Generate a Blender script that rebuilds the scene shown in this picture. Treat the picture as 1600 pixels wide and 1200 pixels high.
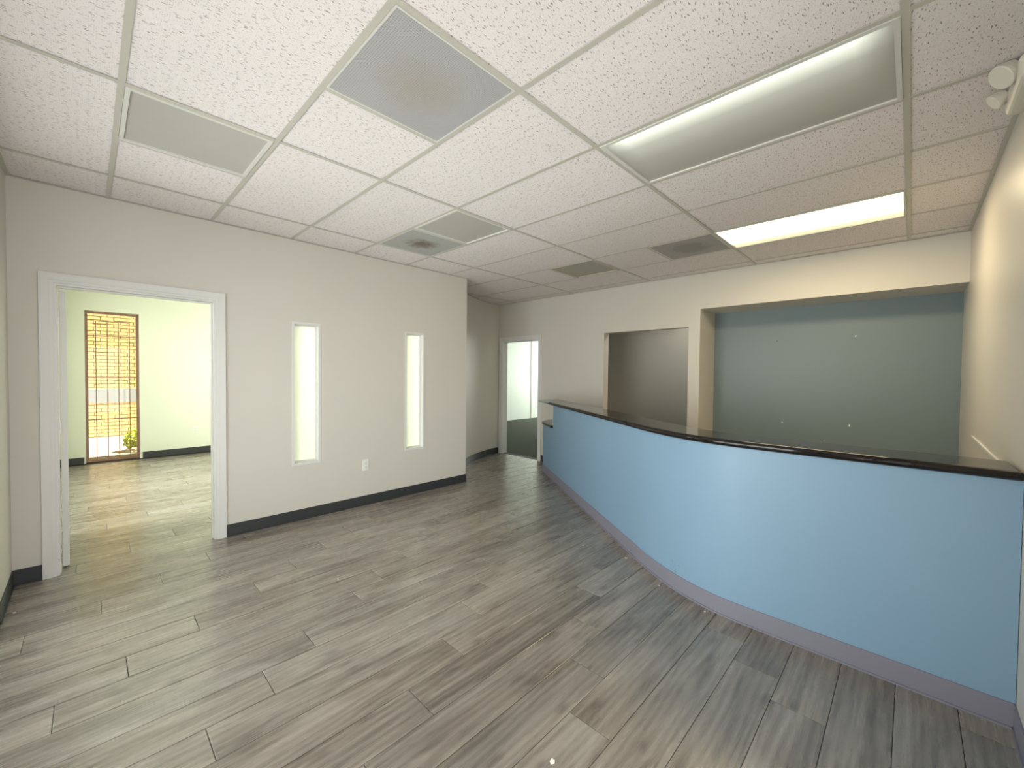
import bpy, bmesh, math, random
from mathutils import Vector, Matrix

random.seed(7)
for o in list(bpy.data.objects):
    bpy.data.objects.remove(o, do_unlink=True)
scene = bpy.context.scene
COL = scene.collection

# ------------------------------------------------------------------ camera
CAM_H = 1.417
cam_data = bpy.data.cameras.new('camera')
cam_data.sensor_width = 36.0
cam_data.lens = 642.38 / 1600 * 36.0
cam_data.clip_start = 0.01
cam = bpy.data.objects.new('camera', cam_data)
COL.objects.link(cam)
R_ = Vector((0.7174, 0.6965, 0.0099)); U_ = Vector((-0.0228, 0.0093, 0.9997)); F_ = Vector((-0.6962, 0.7175, -0.0225))
m = Matrix((R_, U_, -F_)).transposed().to_4x4()
m.translation = Vector((0, 0, CAM_H))
cam.matrix_world = m
scene.camera = cam

# ------------------------------------------------------------------ view, sky, sun, daylight
scene.view_settings.view_transform = 'Standard'
scene.view_settings.look = 'None'
scene.view_settings.gamma = 1.0
scene.view_settings.use_curve_mapping = False
scene.view_settings.exposure = 0.30

W = bpy.data.worlds.new('sky'); scene.world = W; W.use_nodes = True
wn = W.node_tree.nodes; wl = W.node_tree.links
bgn = wn['Background']
sky = wn.new('ShaderNodeTexSky'); sky.sky_type = 'HOSEK_WILKIE'; sky.turbidity = 3.0
sky.sun_direction = (0.5, 0.1, 0.85)
wl.new(sky.outputs[0], bgn.inputs[0]); bgn.inputs[1].default_value = 1.0

def area(name, loc, size, rot, energy, color):
    d = bpy.data.lights.new(name, 'AREA'); d.shape = 'RECTANGLE'; d.size, d.size_y = size
    d.energy = energy; d.color = color
    o = bpy.data.objects.new(name, d); COL.objects.link(o); o.location = loc; o.rotation_euler = rot
    return o
FACE_PY = (math.radians(90), 0, 0)                   # shines towards +Y
FACE_NY = (math.radians(90), 0, math.radians(180))   # shines towards -Y
FACE_NX = (math.radians(90), 0, math.radians(90))    # shines towards -X
area('daylight_storefront', (-2.25, -0.60, 1.12), (2.5, 2.1), FACE_PY, 112, (0.985, 0.98, 1.0))
area('daylight_entrance', (0.62, 0.82, 1.15), (2.15, 2.2), FACE_NX, 50, (1.0, 0.98, 0.955))
area('daylight_office', (-6.3, -0.60, 1.4), (3.0, 2.0), FACE_PY, 350, (1.0, 1.0, 0.94))
area('hall_fill', (-2.15, 5.8, 2.64), (0.5, 0.5), (0, 0, 0), 9, (1.0, 0.97, 0.86))  # added fill that lifts the dark hall, no fixture behind it
area('daylight_far_room', (-7.1, 11.95, 1.5), (3.2, 1.5), FACE_NY, 150, (0.95, 1.0, 0.93))

sd = bpy.data.lights.new('sun', 'SUN'); sd.energy = 21.0; sd.angle = math.radians(0.6); sd.color = (1.0, 0.93, 0.78)
sun = bpy.data.objects.new('sun', sd); COL.objects.link(sun)
sun.rotation_euler = Vector((-0.17, -0.5, -0.85)).to_track_quat('-Z', 'Y').to_euler()

# ------------------------------------------------------------------ materials
def new_mat(name):
    mt = bpy.data.materials.new(name); mt.use_nodes = True
    nt = mt.node_tree
    return mt, nt, nt.nodes['Principled BSDF']

def N(nt, typ, **kw):
    n = nt.nodes.new(typ)
    for k, v in kw.items():
        if k in n.inputs.keys() if hasattr(n.inputs, 'keys') else False:
            n.inputs[k].default_value = v
        else:
            setattr(n, k, v)
    return n

def L(nt, a, b): nt.links.new(a, b)

def ramp(nt, fac, stops):
    r = nt.nodes.new('ShaderNodeValToRGB')
    e = r.color_ramp.elements
    while len(e) < len(stops): e.new(0.5)
    for i, (p, c) in enumerate(stops):
        e[i].position = p; e[i].color = (*c, 1) if len(c) == 3 else c
    L(nt, fac, r.inputs[0])
    return r

def mapped(nt, scale, rnd=0.0, obj=False):
    if obj:
        src = nt.nodes.new('ShaderNodeTexCoord').outputs['Object']
    else:
        src = nt.nodes.new('ShaderNodeNewGeometry').outputs['Position']
    mp = nt.nodes.new('ShaderNodeMapping'); L(nt, src, mp.inputs['Vector'])
    mp.inputs['Scale'].default_value = scale
    if rnd:
        oi = nt.nodes.new('ShaderNodeObjectInfo')
        ml = nt.nodes.new('ShaderNodeMath'); ml.operation = 'MULTIPLY'; ml.inputs[1].default_value = rnd
        L(nt, oi.outputs['Random'], ml.inputs[0])
        cx = nt.nodes.new('ShaderNodeCombineXYZ')
        for i in range(3): L(nt, ml.outputs[0], cx.inputs[i])
        L(nt, cx.outputs[0], mp.inputs['Location'])
    return mp.outputs[0]

def noise(nt, vec, scale=1.0, detail=3.0, rough=0.5, dist=0.0):
    n = nt.nodes.new('ShaderNodeTexNoise')
    n.inputs['Scale'].default_value = scale; n.inputs['Detail'].default_value = detail
    n.inputs['Roughness'].default_value = rough; n.inputs['Distortion'].default_value = dist
    L(nt, vec, n.inputs['Vector'])
    return n.outputs['Fac']

def mixc(nt, fac, a, b, mode='MIX'):
    n = nt.nodes.new('ShaderNodeMix'); n.data_type = 'RGBA'; n.blend_type = mode
    if isinstance(fac, float): n.inputs[0].default_value = fac
    else: L(nt, fac, n.inputs[0])
    for s, v in ((6, a), (7, b)):
        if isinstance(v, tuple): n.inputs[s].default_value = (*v, 1)
        else: L(nt, v, n.inputs[s])
    return n.outputs[2]

def math_(nt, op, a, b=0.0):
    n = nt.nodes.new('ShaderNodeMath'); n.operation = op
    for i, v in enumerate((a, b)):
        if isinstance(v, (int, float)): n.inputs[i].default_value = v
        else: L(nt, v, n.inputs[i])
    return n.outputs[0]

def bump(nt, bsdf, h, strength=0.2, dist=0.002):
    b = nt.nodes.new('ShaderNodeBump'); b.inputs['Strength'].default_value = strength; b.inputs['Distance'].default_value = dist
    L(nt, h, b.inputs['Height']); L(nt, b.outputs[0], bsdf.inputs['Normal'])

def paint(name, col, rough=0.5, var=0.06, spec=0.5, bmp=0.12):
    mt, nt, b = new_mat(name)
    v = mapped(nt, (1, 1, 1))
    n1 = noise(nt, v, 1.7, 3)
    c2 = tuple(x * (1 - var) for x in col)
    c = mixc(nt, n1, col, c2)
    L(nt, c, b.inputs['Base Color'])
    b.inputs['Roughness'].default_value = rough; b.inputs['Specular IOR Level'].default_value = spec
    bump(nt, b, noise(nt, v, 260, 2), bmp, 0.001)
    return mt

M = {}
M['wall'] = paint('wall_paint_greige', (0.64, 0.61, 0.553), 0.50, 0.04)
M['wall_right'] = paint('wall_paint_semigloss', (0.62, 0.585, 0.53), 0.36, 0.04)
M['wall_office'] = paint('wall_paint_pale_green', (0.75, 0.76, 0.64), 0.55, 0.03)
M['wall_far'] = paint('wall_paint_white_green', (0.74, 0.78, 0.71), 0.55, 0.03)
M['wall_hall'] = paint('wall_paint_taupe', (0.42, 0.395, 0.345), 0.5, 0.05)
M['blue'] = paint('blue_paint', (0.215, 0.345, 0.475), 0.42, 0.05)
def add_scuff(mt, centre, radius):
    nt = mt.node_tree; b = nt.nodes['Principled BSDF']
    src = b.inputs['Base Color'].links[0].from_socket
    g = nt.nodes.new('ShaderNodeNewGeometry')
    d = nt.nodes.new('ShaderNodeVectorMath'); d.operation = 'DISTANCE'; L(nt, g.outputs['Position'], d.inputs[0]); d.inputs[1].default_value = centre
    near = math_(nt, 'LESS_THAN', d.outputs['Value'], radius)
    lines = math_(nt, 'GREATER_THAN', noise(nt, mapped(nt, (70, 70, 22)), 1.0, 2, 0.5, 1.0), 0.60)
    L(nt, mixc(nt, math_(nt, 'MULTIPLY', math_(nt, 'MULTIPLY', near, lines), 0.6), src, (0.12, 0.20, 0.26)), b.inputs['Base Color'])
add_scuff(M['blue'], (-1.11, 2.705, 0.155), 0.05)
M['blue_niche'] = paint('blue_grey_paint', (0.18, 0.232, 0.25), 0.40, 0.05)
M['trim'] = paint('white_trim_paint', (0.72, 0.715, 0.695), 0.33, 0.03, bmp=0.04)
M['metal_white'] = paint('white_painted_metal', (0.70, 0.69, 0.64), 0.35, 0.03, bmp=0.02)
M['runner'] = paint('ceiling_grid_metal', (0.55, 0.525, 0.46), 0.4, 0.04, bmp=0.02)
M['charcoal'] = paint('charcoal_rubber_base', (0.036, 0.040, 0.042), 0.42, 0.15, bmp=0.03)
M['lavender'] = paint('grey_rubber_base', (0.225, 0.22, 0.27), 0.40, 0.12, bmp=0.03)
M['plastic'] = paint('white_plastic', (0.78, 0.78, 0.74), 0.3, 0.02, bmp=0.0)
M['dark'] = paint('dark_void', (0.012, 0.012, 0.012), 0.7, 0.1, bmp=0.0)
M['subfloor'] = paint('subfloor_dark', (0.05, 0.045, 0.04), 0.8, 0.1)
M['brown_metal'] = paint('brown_window_metal', (0.30, 0.16, 0.12), 0.45, 0.08, bmp=0.02)
M['steel'] = paint('hinge_steel', (0.55, 0.54, 0.50), 0.35, 0.05, bmp=0.0); M['steel'].node_tree.nodes['Principled BSDF'].inputs['Metallic'].default_value = 0.9
M['cream'] = paint('emergency_light_plastic', (0.70, 0.66, 0.58), 0.4, 0.03, bmp=0.02)
M['concrete'] = paint('pale_concrete', (0.33, 0.36, 0.42), 0.8, 0.25, bmp=0.3)
M['ground'] = paint('sandy_paving', (0.52, 0.44, 0.30), 0.85, 0.3, bmp=0.3)
M['alu'] = paint('storefront_aluminium', (0.30, 0.29, 0.27), 0.4, 0.05, bmp=0.0)
M['chip'] = paint('white_paint_chip', (0.85, 0.85, 0.80), 0.6, 0.02, bmp=0.0)

def ceiling_tile_mat():
    mt, nt, b = new_mat('mineral_fibre_tile')
    v0 = mapped(nt, (1, 1, 1))
    nz = nt.nodes.new('ShaderNodeTexNoise'); nz.inputs['Scale'].default_value = 55; nz.inputs['Detail'].default_value = 2
    L(nt, v0, nz.inputs['Vector'])
    off = nt.nodes.new('ShaderNodeVectorMath'); off.operation = 'MULTIPLY_ADD'
    L(nt, nz.outputs['Color'], off.inputs[0]); off.inputs[1].default_value = (0.014, 0.014, 0); L(nt, v0, off.inputs[2])
    mp = nt.nodes.new('ShaderNodeMapping'); mp.inputs['Scale'].default_value = (108, 25, 1); L(nt, off.outputs[0], mp.inputs['Vector'])
    vo = nt.nodes.new('ShaderNodeTexVoronoi'); vo.voronoi_dimensions = '2D'; vo.inputs['Scale'].default_value = 1.0
    L(nt, mp.outputs[0], vo.inputs['Vector'])
    sep = nt.nodes.new('ShaderNodeSeparateColor'); L(nt, vo.outputs['Color'], sep.inputs[0])
    size = math_(nt, 'MULTIPLY_ADD', sep.outputs[0], 0.14); nt.nodes[-1].inputs[2].default_value = 0.05
    keep = math_(nt, 'GREATER_THAN', sep.outputs[1], 0.25)
    mask = math_(nt, 'MULTIPLY', math_(nt, 'LESS_THAN', vo.outputs['Distance'], size), keep)
    vp = nt.nodes.new('ShaderNodeTexVoronoi'); vp.voronoi_dimensions = '2D'; vp.inputs['Scale'].default_value = 150
    L(nt, v0, vp.inputs['Vector'])
    sp = nt.nodes.new('ShaderNodeSeparateColor'); L(nt, vp.outputs['Color'], sp.inputs[0])
    pin = math_(nt, 'MULTIPLY', math_(nt, 'LESS_THAN', vp.outputs['Distance'], 0.22), math_(nt, 'GREATER_THAN', sp.outputs[1], 0.62))
    mask2 = math_(nt, 'MAXIMUM', mask, math_(nt, 'MULTIPLY', pin, 0.5))
    cl = mixc(nt, noise(nt, v0, 2.2, 3), (0.85, 0.79, 0.785), (0.81, 0.76, 0.745))
    c = mixc(nt, mask2, cl, (0.33, 0.295, 0.28))
    L(nt, c, b.inputs['Base Color']); b.inputs['Roughness'].default_value = 0.9; b.inputs['Specular IOR Level'].default_value = 0.2
    h = math_(nt, 'SUBTRACT', math_(nt, 'MULTIPLY', noise(nt, v0, 300, 2), 0.3), mask2)
    bump(nt, b, h, 0.5, 0.002)
    return mt
M['tile'] = ceiling_tile_mat()

def plank_mat():
    mt, nt, b = new_mat('grey_oak_plank')
    vA = mapped(nt, (6.0, 0.9, 1), 60)
    vB = mapped(nt, (90, 4.5, 1), 40)
    vC = mapped(nt, (4.0, 0.55, 1), 90)
    n1 = noise(nt, vA, 1.0, 5, 0.56, 1.6)
    n2 = noise(nt, vB, 1.0, 4, 0.6, 0.4)
    n3 = noise(nt, vC, 1.0, 2, 0.5, 0.6)
    wv = nt.nodes.new('ShaderNodeTexWave'); wv.wave_type = 'BANDS'; wv.bands_direction = 'X'
    wv.inputs['Scale'].default_value = 1.3; wv.inputs['Distortion'].default_value = 9.0; wv.inputs['Detail'].default_value = 3.0
    wv.inputs['Detail Scale'].default_value = 0.9
    L(nt, mapped(nt, (7.0, 0.9, 1), 80), wv.inputs['Vector'])
    f = math_(nt, 'ADD', math_(nt, 'MULTIPLY', n1, 0.80), math_(nt, 'MULTIPLY', n2, 0.08))
    f = math_(nt, 'ADD', f, math_(nt, 'MULTIPLY', wv.outputs['Fac'], 0.10))
    oi = nt.nodes.new('ShaderNodeObjectInfo')
    f = math_(nt, 'ADD', f, math_(nt, 'MULTIPLY', math_(nt, 'SUBTRACT', oi.outputs['Random'], 0.5), 0.13))
    r = ramp(nt, f, [(0.24, (0.092, 0.078, 0.064)), (0.40, (0.178, 0.157, 0.132)), (0.55, (0.262, 0.236, 0.203)), (0.74, (0.355, 0.328, 0.290))])
    # sparse knots
    vk = nt.nodes.new('ShaderNodeTexVoronoi'); vk.voronoi_dimensions = '2D'; vk.inputs['Scale'].default_value = 1.0
    L(nt, mapped(nt, (5.0, 1.9, 1), 30), vk.inputs['Vector'])
    kn = ramp(nt, vk.outputs['Distance'], [(0.0, (1, 1, 1)), (0.05, (0.6, 0.6, 0.6)), (0.11, (0, 0, 0))])
    c = mixc(nt, math_(nt, 'MULTIPLY', kn.outputs[0], 0.55), r.outputs[0], (0.075, 0.06, 0.05))
    c2 = mixc(nt, n3, (0.93, 0.95, 1.0), (1.05, 0.98, 0.90))
    L(nt, mixc(nt, 1.0, c, c2, 'MULTIPLY'), b.inputs['Base Color'])
    rr = math_(nt, 'ADD', math_(nt, 'MULTIPLY', n2, 0.14), 0.20)
    L(nt, rr, b.inputs['Roughness']); b.inputs['Specular IOR Level'].default_value = 0.85
    bump(nt, b, n2, 0.06, 0.0008)
    return mt
M['plank'] = plank_mat()

def granite_mat():
    mt, nt, b = new_mat('dark_granite')
    v = mapped(nt, (1, 1, 1))
    n1 = noise(nt, v, 70, 6, 0.7, 0.6)
    n2 = noise(nt, v, 9, 4, 0.6, 1.0)
    r = ramp(nt, n1, [(0.42, (0.005, 0.004, 0.004)), (0.62, (0.012, 0.008, 0.007)), (0.74, (0.05, 0.03, 0.024)), (0.82, (0.16, 0.13, 0.10))])
    L(nt, mixc(nt, math_(nt, 'MULTIPLY', n2, 0.5), r.outputs[0], (0.010, 0.007, 0.006)), b.inputs['Base Color'])
    b.inputs['Roughness'].default_value = 0.07; b.inputs['Specular IOR Level'].default_value = 0.45
    return mt
M['granite'] = granite_mat()

def carpet_mat():
    mt, nt, b = new_mat('dark_green_grey_carpet')
    v = mapped(nt, (1, 1, 1))
    c = mixc(nt, noise(nt, v, 120, 3, 0.7), (0.055, 0.060, 0.048), (0.125, 0.13, 0.105))
    L(nt, mixc(nt, math_(nt, 'MULTIPLY', noise(nt, v, 1.5, 3), 0.5), c, (0.07, 0.075, 0.06)), b.inputs['Base Color'])
    b.inputs['Roughness'].default_value = 0.95; b.inputs['Specular IOR Level'].default_value = 0.1
    bump(nt, b, noise(nt, v, 300, 2), 0.6, 0.004)
    return mt
M['carpet'] = carpet_mat()

def stained_metal(name, base, stain, r0, r1, amount):
    """grey painted metal with a dirt stain around the object's centre"""
    mt, nt, b = new_mat(name)
    tc = nt.nodes.new('ShaderNodeTexCoord')
    ln = nt.nodes.new('ShaderNodeVectorMath'); ln.operation = 'LENGTH'; L(nt, tc.outputs['Object'], ln.inputs[0])
    n1 = noise(nt, tc.outputs['Object'], 11, 6, 0.7, 1.5)
    d = math_(nt, 'ADD', ln.outputs['Value'], math_(nt, 'MULTIPLY', math_(nt, 'SUBTRACT', n1, 0.5), 0.34))
    r = ramp(nt, d, [(r0, (1, 1, 1)), (r1, (0, 0, 0))])
    c0 = mixc(nt, noise(nt, tc.outputs['Object'], 4, 3), base, tuple(x * 0.88 for x in base))
    L(nt, mixc(nt, math_(nt, 'MULTIPLY', r.outputs[0], amount), c0, stain), b.inputs['Base Color'])
    b.inputs['Roughness'].default_value = 0.5
    return mt
M['perf_big'] = stained_metal('perforated_metal_dusty', (0.47, 0.46, 0.465), (0.40, 0.36, 0.30), 0.03, 0.22, 0.65)
M['perf_brown'] = stained_metal('perforated_metal_brown_stain', (0.47, 0.47, 0.45), (0.15, 0.105, 0.08), 0.04, 0.17, 0.9)
M['perf_dark'] = stained_metal('perforated_metal_dark', (0.40, 0.385, 0.37), (0.25, 0.235, 0.22), 0.12, 0.20, 0.8)

def diffuser_mat(name, col, emit=None, strength=0.0, tube=None):
    mt, nt, b = new_mat(name)
    tc = nt.nodes.new('ShaderNodeTexCoord')
    c = mixc(nt, noise(nt, tc.outputs['Object'], 3.0, 3), col, tuple(x * 0.9 for x in col))
    L(nt, c, b.inputs['Base Color']); b.inputs['Roughness'].default_value = 0.38
    bump(nt, b, noise(nt, tc.outputs['Object'], 210, 1), 0.15, 0.001)
    if emit:
        b.inputs['Emission Color'].default_value = (*emit, 1)
        if tube is None:
            b.inputs['Emission Strength'].default_value = strength
            sp = nt.nodes.new('ShaderNodeSeparateXYZ'); L(nt, tc.outputs['Object'], sp.inputs[0])
            g = ramp(nt, math_(nt, 'ADD', math_(nt, 'MULTIPLY', sp.outputs[1], 1.7), 0.5), [(0.0, (0.16, 0.16, 0.16)), (0.16, (1, 1, 1)), (0.70, (1, 1, 1)), (0.80, (0.046, 0.046, 0.046)), (1.0, (0.036, 0.036, 0.036))])
            L(nt, math_(nt, 'MULTIPLY', g.outputs[0], strength), b.inputs['Emission Strength'])
        else:      # one weakly glowing tube seen through the lens, near one long side
            sp = nt.nodes.new('ShaderNodeSeparateXYZ'); L(nt, tc.outputs['Object'], sp.inputs[0])
            dy = math_(nt, 'ABSOLUTE', math_(nt, 'SUBTRACT', sp.outputs[1], tube))
            g = ramp(nt, math_(nt, 'MULTIPLY', dy, 2.0), [(0.0, (1, 1, 1)), (0.10, (0.62, 0.62, 0.62)), (0.26, (0.20, 0.20, 0.20)), (0.55, (0.06, 0.06, 0.06)), (1.0, (0, 0, 0))])
            ex = math_(nt, 'ABSOLUTE', sp.outputs[0])
            e = ramp(nt, ex, [(0.47, (1, 1, 1)), (0.57, (0.15, 0.15, 0.15))])
            L(nt, math_(nt, 'MULTIPLY', math_(nt, 'MULTIPLY', g.outputs[0], e.outputs[0]), strength), b.inputs['Emission Strength'])
    return mt
M['lens_off'] = diffuser_mat('acrylic_lens_unlit', (0.50, 0.482, 0.44))
M['lens_olive'] = diffuser_mat('acrylic_lens_yellowed', (0.37, 0.355, 0.28))
M['lens_dim'] = diffuser_mat('acrylic_lens_one_dim_tube', (0.50, 0.485, 0.43), (0.94, 1.0, 0.86), 0.95, -0.275)
M['lens_lit'] = diffuser_mat('acrylic_lens_lit', (0.7, 0.65, 0.5), (1.0, 0.82, 0.50), 18.0)

def glass_mat():
    mt, nt, b = new_mat('clear_glass')
    out = nt.nodes['Material Output']
    tr = nt.nodes.new('ShaderNodeBsdfTransparent'); gl = nt.nodes.new('ShaderNodeBsdfGlossy'); gl.inputs['Roughness'].default_value = 0.02
    fr = nt.nodes.new('ShaderNodeFresnel'); fr.inputs['IOR'].default_value = 1.45
    mx = nt.nodes.new('ShaderNodeMixShader')
    tr.inputs[0].default_value = (0.95, 0.97, 0.94, 1)
    L(nt, math_(nt, 'MULTIPLY', fr.outputs[0], 0.8), mx.inputs[0]); L(nt, tr.outputs[0], mx.inputs[1]); L(nt, gl.outputs[0], mx.inputs[2])
    L(nt, mx.outputs[0], out.inputs['Surface'])
    return mt
M['glass'] = glass_mat()

def frosted_mat():
    mt, nt, b = new_mat('frosted_white_glass')
    out = nt.nodes['Material Output']
    tl = nt.nodes.new('ShaderNodeBsdfTranslucent'); tl.inputs[0].default_value = (0.93, 0.94, 0.90, 1)
    b.inputs['Base Color'].default_value = (0.8, 0.8, 0.78, 1); b.inputs['Roughness'].default_value = 0.25
    mx = nt.nodes.new('ShaderNodeMixShader'); mx.inputs[0].default_value = 0.15
    L(nt, tl.outputs[0], mx.inputs[1]); L(nt, b.outputs[0], mx.inputs[2]); L(nt, mx.outputs[0], out.inputs['Surface'])
    return mt
M['frosted'] = frosted_mat()

def brick_mat():
    mt, nt, b = new_mat('yellow_brick')
    v = mapped(nt, (1, 1, 1))
    c = mixc(nt, noise(nt, mapped(nt, (4, 4, 13)), 1.0, 2), (0.76, 0.60, 0.28), (0.66, 0.47, 0.20))
    L(nt, mixc(nt, math_(nt, 'MULTIPLY', noise(nt, v, 40, 3), 0.5), c, (0.60, 0.47, 0.25)), b.inputs['Base Color'])
    b.inputs['Roughness'].default_value = 0.85
    return mt
M['brick'] = brick_mat()
M['mortar'] = paint('brick_mortar', (0.55, 0.42, 0.22), 0.9, 0.2)

def leaf_mat():
    mt, nt, b = new_mat('shrub_leaf')
    c = mixc(nt, noise(nt, mapped(nt, (1, 1, 1)), 14, 3), (0.62, 0.62, 0.04), (0.34, 0.44, 0.04))
    L(nt, c, b.inputs['Base Color']); b.inputs['Roughness'].default_value = 0.5
    return mt
M['leaf'] = leaf_mat()
M['stem'] = paint('shrub_stem', (0.14, 0.10, 0.06), 0.8, 0.2)

# ------------------------------------------------------------------ helpers
def link(name, mesh, mat=None, parent=None, loc=None):
    o = bpy.data.objects.new(name, mesh); COL.objects.link(o)
    if mat is not None and not mesh.materials:
        for mm in (mat if isinstance(mat, (list, tuple)) else (mat,)): mesh.materials.append(mm)
    if loc is not None: o.location = loc
    if parent is not None: o.parent = parent
    return o

def obj(name, bm, mat, parent=None, loc=None, smooth=False):
    me = bpy.data.meshes.new(name)
    bmesh.ops.recalc_face_normals(bm, faces=bm.faces)
    if smooth:
        for f in bm.faces: f.smooth = True
    bm.to_mesh(me); bm.free()
    return link(name, me, mat, parent, loc)

def tag(o, label, cat=None, group=None, kind=None):
    o['label'] = label
    if cat: o['category'] = cat
    if group: o['group'] = group
    if kind: o['kind'] = kind
    return o

def struct(o, label, cat): return tag(o, label, cat, kind='structure')

def thing(name, label, cat, loc=(0, 0, 0), group=None):
    o = bpy.data.objects.new(name, None); COL.objects.link(o); o.location = loc
    o.empty_display_size = 0.1
    return tag(o, label, cat, group)

def box(bm, a, b, mi=0):
    x0, x1 = sorted((a[0], b[0])); y0, y1 = sorted((a[1], b[1])); z0, z1 = sorted((a[2], b[2]))
    v = [bm.verts.new(p) for p in ((x0,y0,z0),(x1,y0,z0),(x1,y1,z0),(x0,y1,z0),(x0,y0,z1),(x1,y0,z1),(x1,y1,z1),(x0,y1,z1))]
    fs = [bm.faces.new([v[i] for i in q]) for q in ((3,2,1,0),(4,5,6,7),(0,1,5,4),(1,2,6,5),(2,3,7,6),(3,0,4,7))]
    for f in fs: f.material_index = mi
    return v, fs

def bbox(a, b, bev=0.0, seg=2):
    bm = bmesh.new(); box(bm, a, b)
    if bev: bmesh.ops.bevel(bm, geom=bm.edges[:], offset=bev, segments=seg, affect='EDGES', profile=0.5)
    return bm

def prism(bm, pts, z0, z1):
    lo = [bm.verts.new((x, y, z0)) for x, y in pts]; hi = [bm.verts.new((x, y, z1)) for x, y in pts]
    n = len(pts)
    bm.faces.new(list(reversed(lo))); bm.faces.new(hi)
    for i in range(n): bm.faces.new((lo[i], lo[(i+1) % n], hi[(i+1) % n], hi[i]))

def strip(bm, A, B, z0, z1):
    """solid between two polylines A and B of equal length, z0..z1"""
    n = len(A)
    va = [[bm.verts.new((p[0], p[1], z)) for p in A] for z in (z0, z1)]
    vb = [[bm.verts.new((p[0], p[1], z)) for p in B] for z in (z0, z1)]
    for i in range(n - 1):
        bm.faces.new((va[0][i], va[0][i+1], va[1][i+1], va[1][i]))
        bm.faces.new((vb[0][i+1], vb[0][i], vb[1][i], vb[1][i+1]))
        bm.faces.new((va[1][i], va[1][i+1], vb[1][i+1], vb[1][i]))
        bm.faces.new((va[0][i+1], va[0][i], vb[0][i], vb[0][i+1]))
    bm.faces.new((va[0][0], va[1][0], vb[1][0], vb[0][0]))
    bm.faces.new((va[0][-1], vb[0][-1], vb[1][-1], va[1][-1]))

def offset(poly, d):
    """offset an open polyline to its left by d"""
    out = []
    n = len(poly)
    for i, p in enumerate(poly):
        t = Vector((0, 0))
        if i > 0: t += (Vector(p) - Vector(poly[i-1])).normalized()
        if i < n - 1: t += (Vector(poly[i+1]) - Vector(p)).normalized()
        t.normalize()
        nn = Vector((-t.y, t.x))
        k = 1.0
        if 0 < i < n - 1:
            s = (Vector(poly[i+1]) - Vector(p)).normalized()
            k = 1 / max(0.3, nn.dot(Vector((-s.y, s.x))))
        out.append((p[0] + nn.x * d * k, p[1] + nn.y * d * k))
    return out

def holed_wall(axis, c0, c1, u0, u1, z0, z1, holes, mats=None):
    """wall slab between c0 and c1 on the axis ('x' or 'y'); holes = (ua, ub, za, zb).
    c0 face gets material 0, c1 face gets material 1, reveals material 0"""
    us = sorted({u0, u1, *[h[0] for h in holes], *[h[1] for h in holes]})
    zs = sorted({z0, z1, *[h[2] for h in holes], *[h[3] for h in holes]})
    us = [u for u in us if u0 <= u <= u1]; zs = [z for z in zs if z0 <= z <= z1]
    def solid(i, j):
        if i < 0 or j < 0 or i >= len(us) - 1 or j >= len(zs) - 1: return False
        um = (us[i] + us[i+1]) / 2; zm = (zs[j] + zs[j+1]) / 2
        return not any(h[0] < um < h[1] and h[2] < zm < h[3] for h in holes)
    bm = bmesh.new(); cache = {}
    def P(c, u, z):
        k = (round(c, 5), round(u, 5), round(z, 5))
        if k not in cache: cache[k] = bm.verts.new((c, u, z) if axis == 'x' else (u, c, z))
        return cache[k]
    for i in range(len(us) - 1):
        for j in range(len(zs) - 1):
            if not solid(i, j): continue
            a, b, p, q = us[i], us[i+1], zs[j], zs[j+1]
            bm.faces.new((P(c0,a,p), P(c0,b,p), P(c0,b,q), P(c0,a,q))).material_index = 0
            bm.faces.new((P(c1,a,p), P(c1,a,q), P(c1,b,q), P(c1,b,p))).material_index = 1
            if not solid(i-1, j): bm.faces.new((P(c0,a,p), P(c0,a,q), P(c1,a,q), P(c1,a,p)))
            if not solid(i+1, j): bm.faces.new((P(c0,b,p), P(c1,b,p), P(c1,b,q), P(c0,b,q)))
            if not solid(i, j-1): bm.faces.new((P(c0,a,p), P(c1,a,p), P(c1,b,p), P(c0,b,p)))
            if not solid(i, j+1): bm.faces.new((P(c0,a,q), P(c0,b,q), P(c1,b,q), P(c1,a,q)))
    return bm

# ------------------------------------------------------------------ room dimensions
H = 2.662
XL, XR = -4.19, 0.335           # left and right walls of the reception
YF, YB = -0.36, 5.17            # front (behind camera) and back walls
T = 0.12
XO = -8.95                      # outer wall of the office and of the far room
YE = 3.455                      # free end of the left wall
WT = H + 0.004

# ------------------------------------------------------------------ walls
DOOR = (-0.166, 0.750, 0.0, 2.015)
W1 = (1.335, 1.600, 0.530, 1.900)
W2 = (2.543, 2.808, 0.522, 1.902)
o = obj('wall_left', holed_wall('x', XL, XL - T, YF, YE, 0, WT, [DOOR, W1, W2]), [M['wall'], M['wall_office']])
struct(o, 'long greige left wall with a doorway and two slim windows', 'wall')
BDOOR = (-5.270, -4.405, 0.0, 2.015)
N1 = (-3.180, -1.985, 0.74, 2.028)
N2 = (-1.850, XR, 0.40, 2.236)
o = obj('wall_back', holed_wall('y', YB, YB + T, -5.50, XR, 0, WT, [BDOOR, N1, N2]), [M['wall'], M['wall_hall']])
struct(o, 'cream back wall with a doorway, a square opening and a wide niche', 'wall')
wall_back = o
ENT = (-0.25, 1.90, 0.0, 2.25)
o = obj('wall_right', holed_wall('x', XR, XR + T, YF - T, 6.6, 0, WT, [ENT]), [M['wall_right'], M['wall_hall']])
struct(o, 'cream right wall running past the end of the blue counter', 'wall')
wall_right = o
SF = (-3.55, -0.45, 0.06, 2.40)
OW = (-7.90, -4.70, 0.35, 2.42)
o = obj('wall_front', holed_wall('y', YF, YF - T, XO, XR, 0, WT, [SF, OW]), [M['wall'], M['wall_office']])
struct(o, 'front wall at the left edge beside the camera', 'wall')
EXW = (-0.035, 0.575, 0.0, 2.33)
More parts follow.
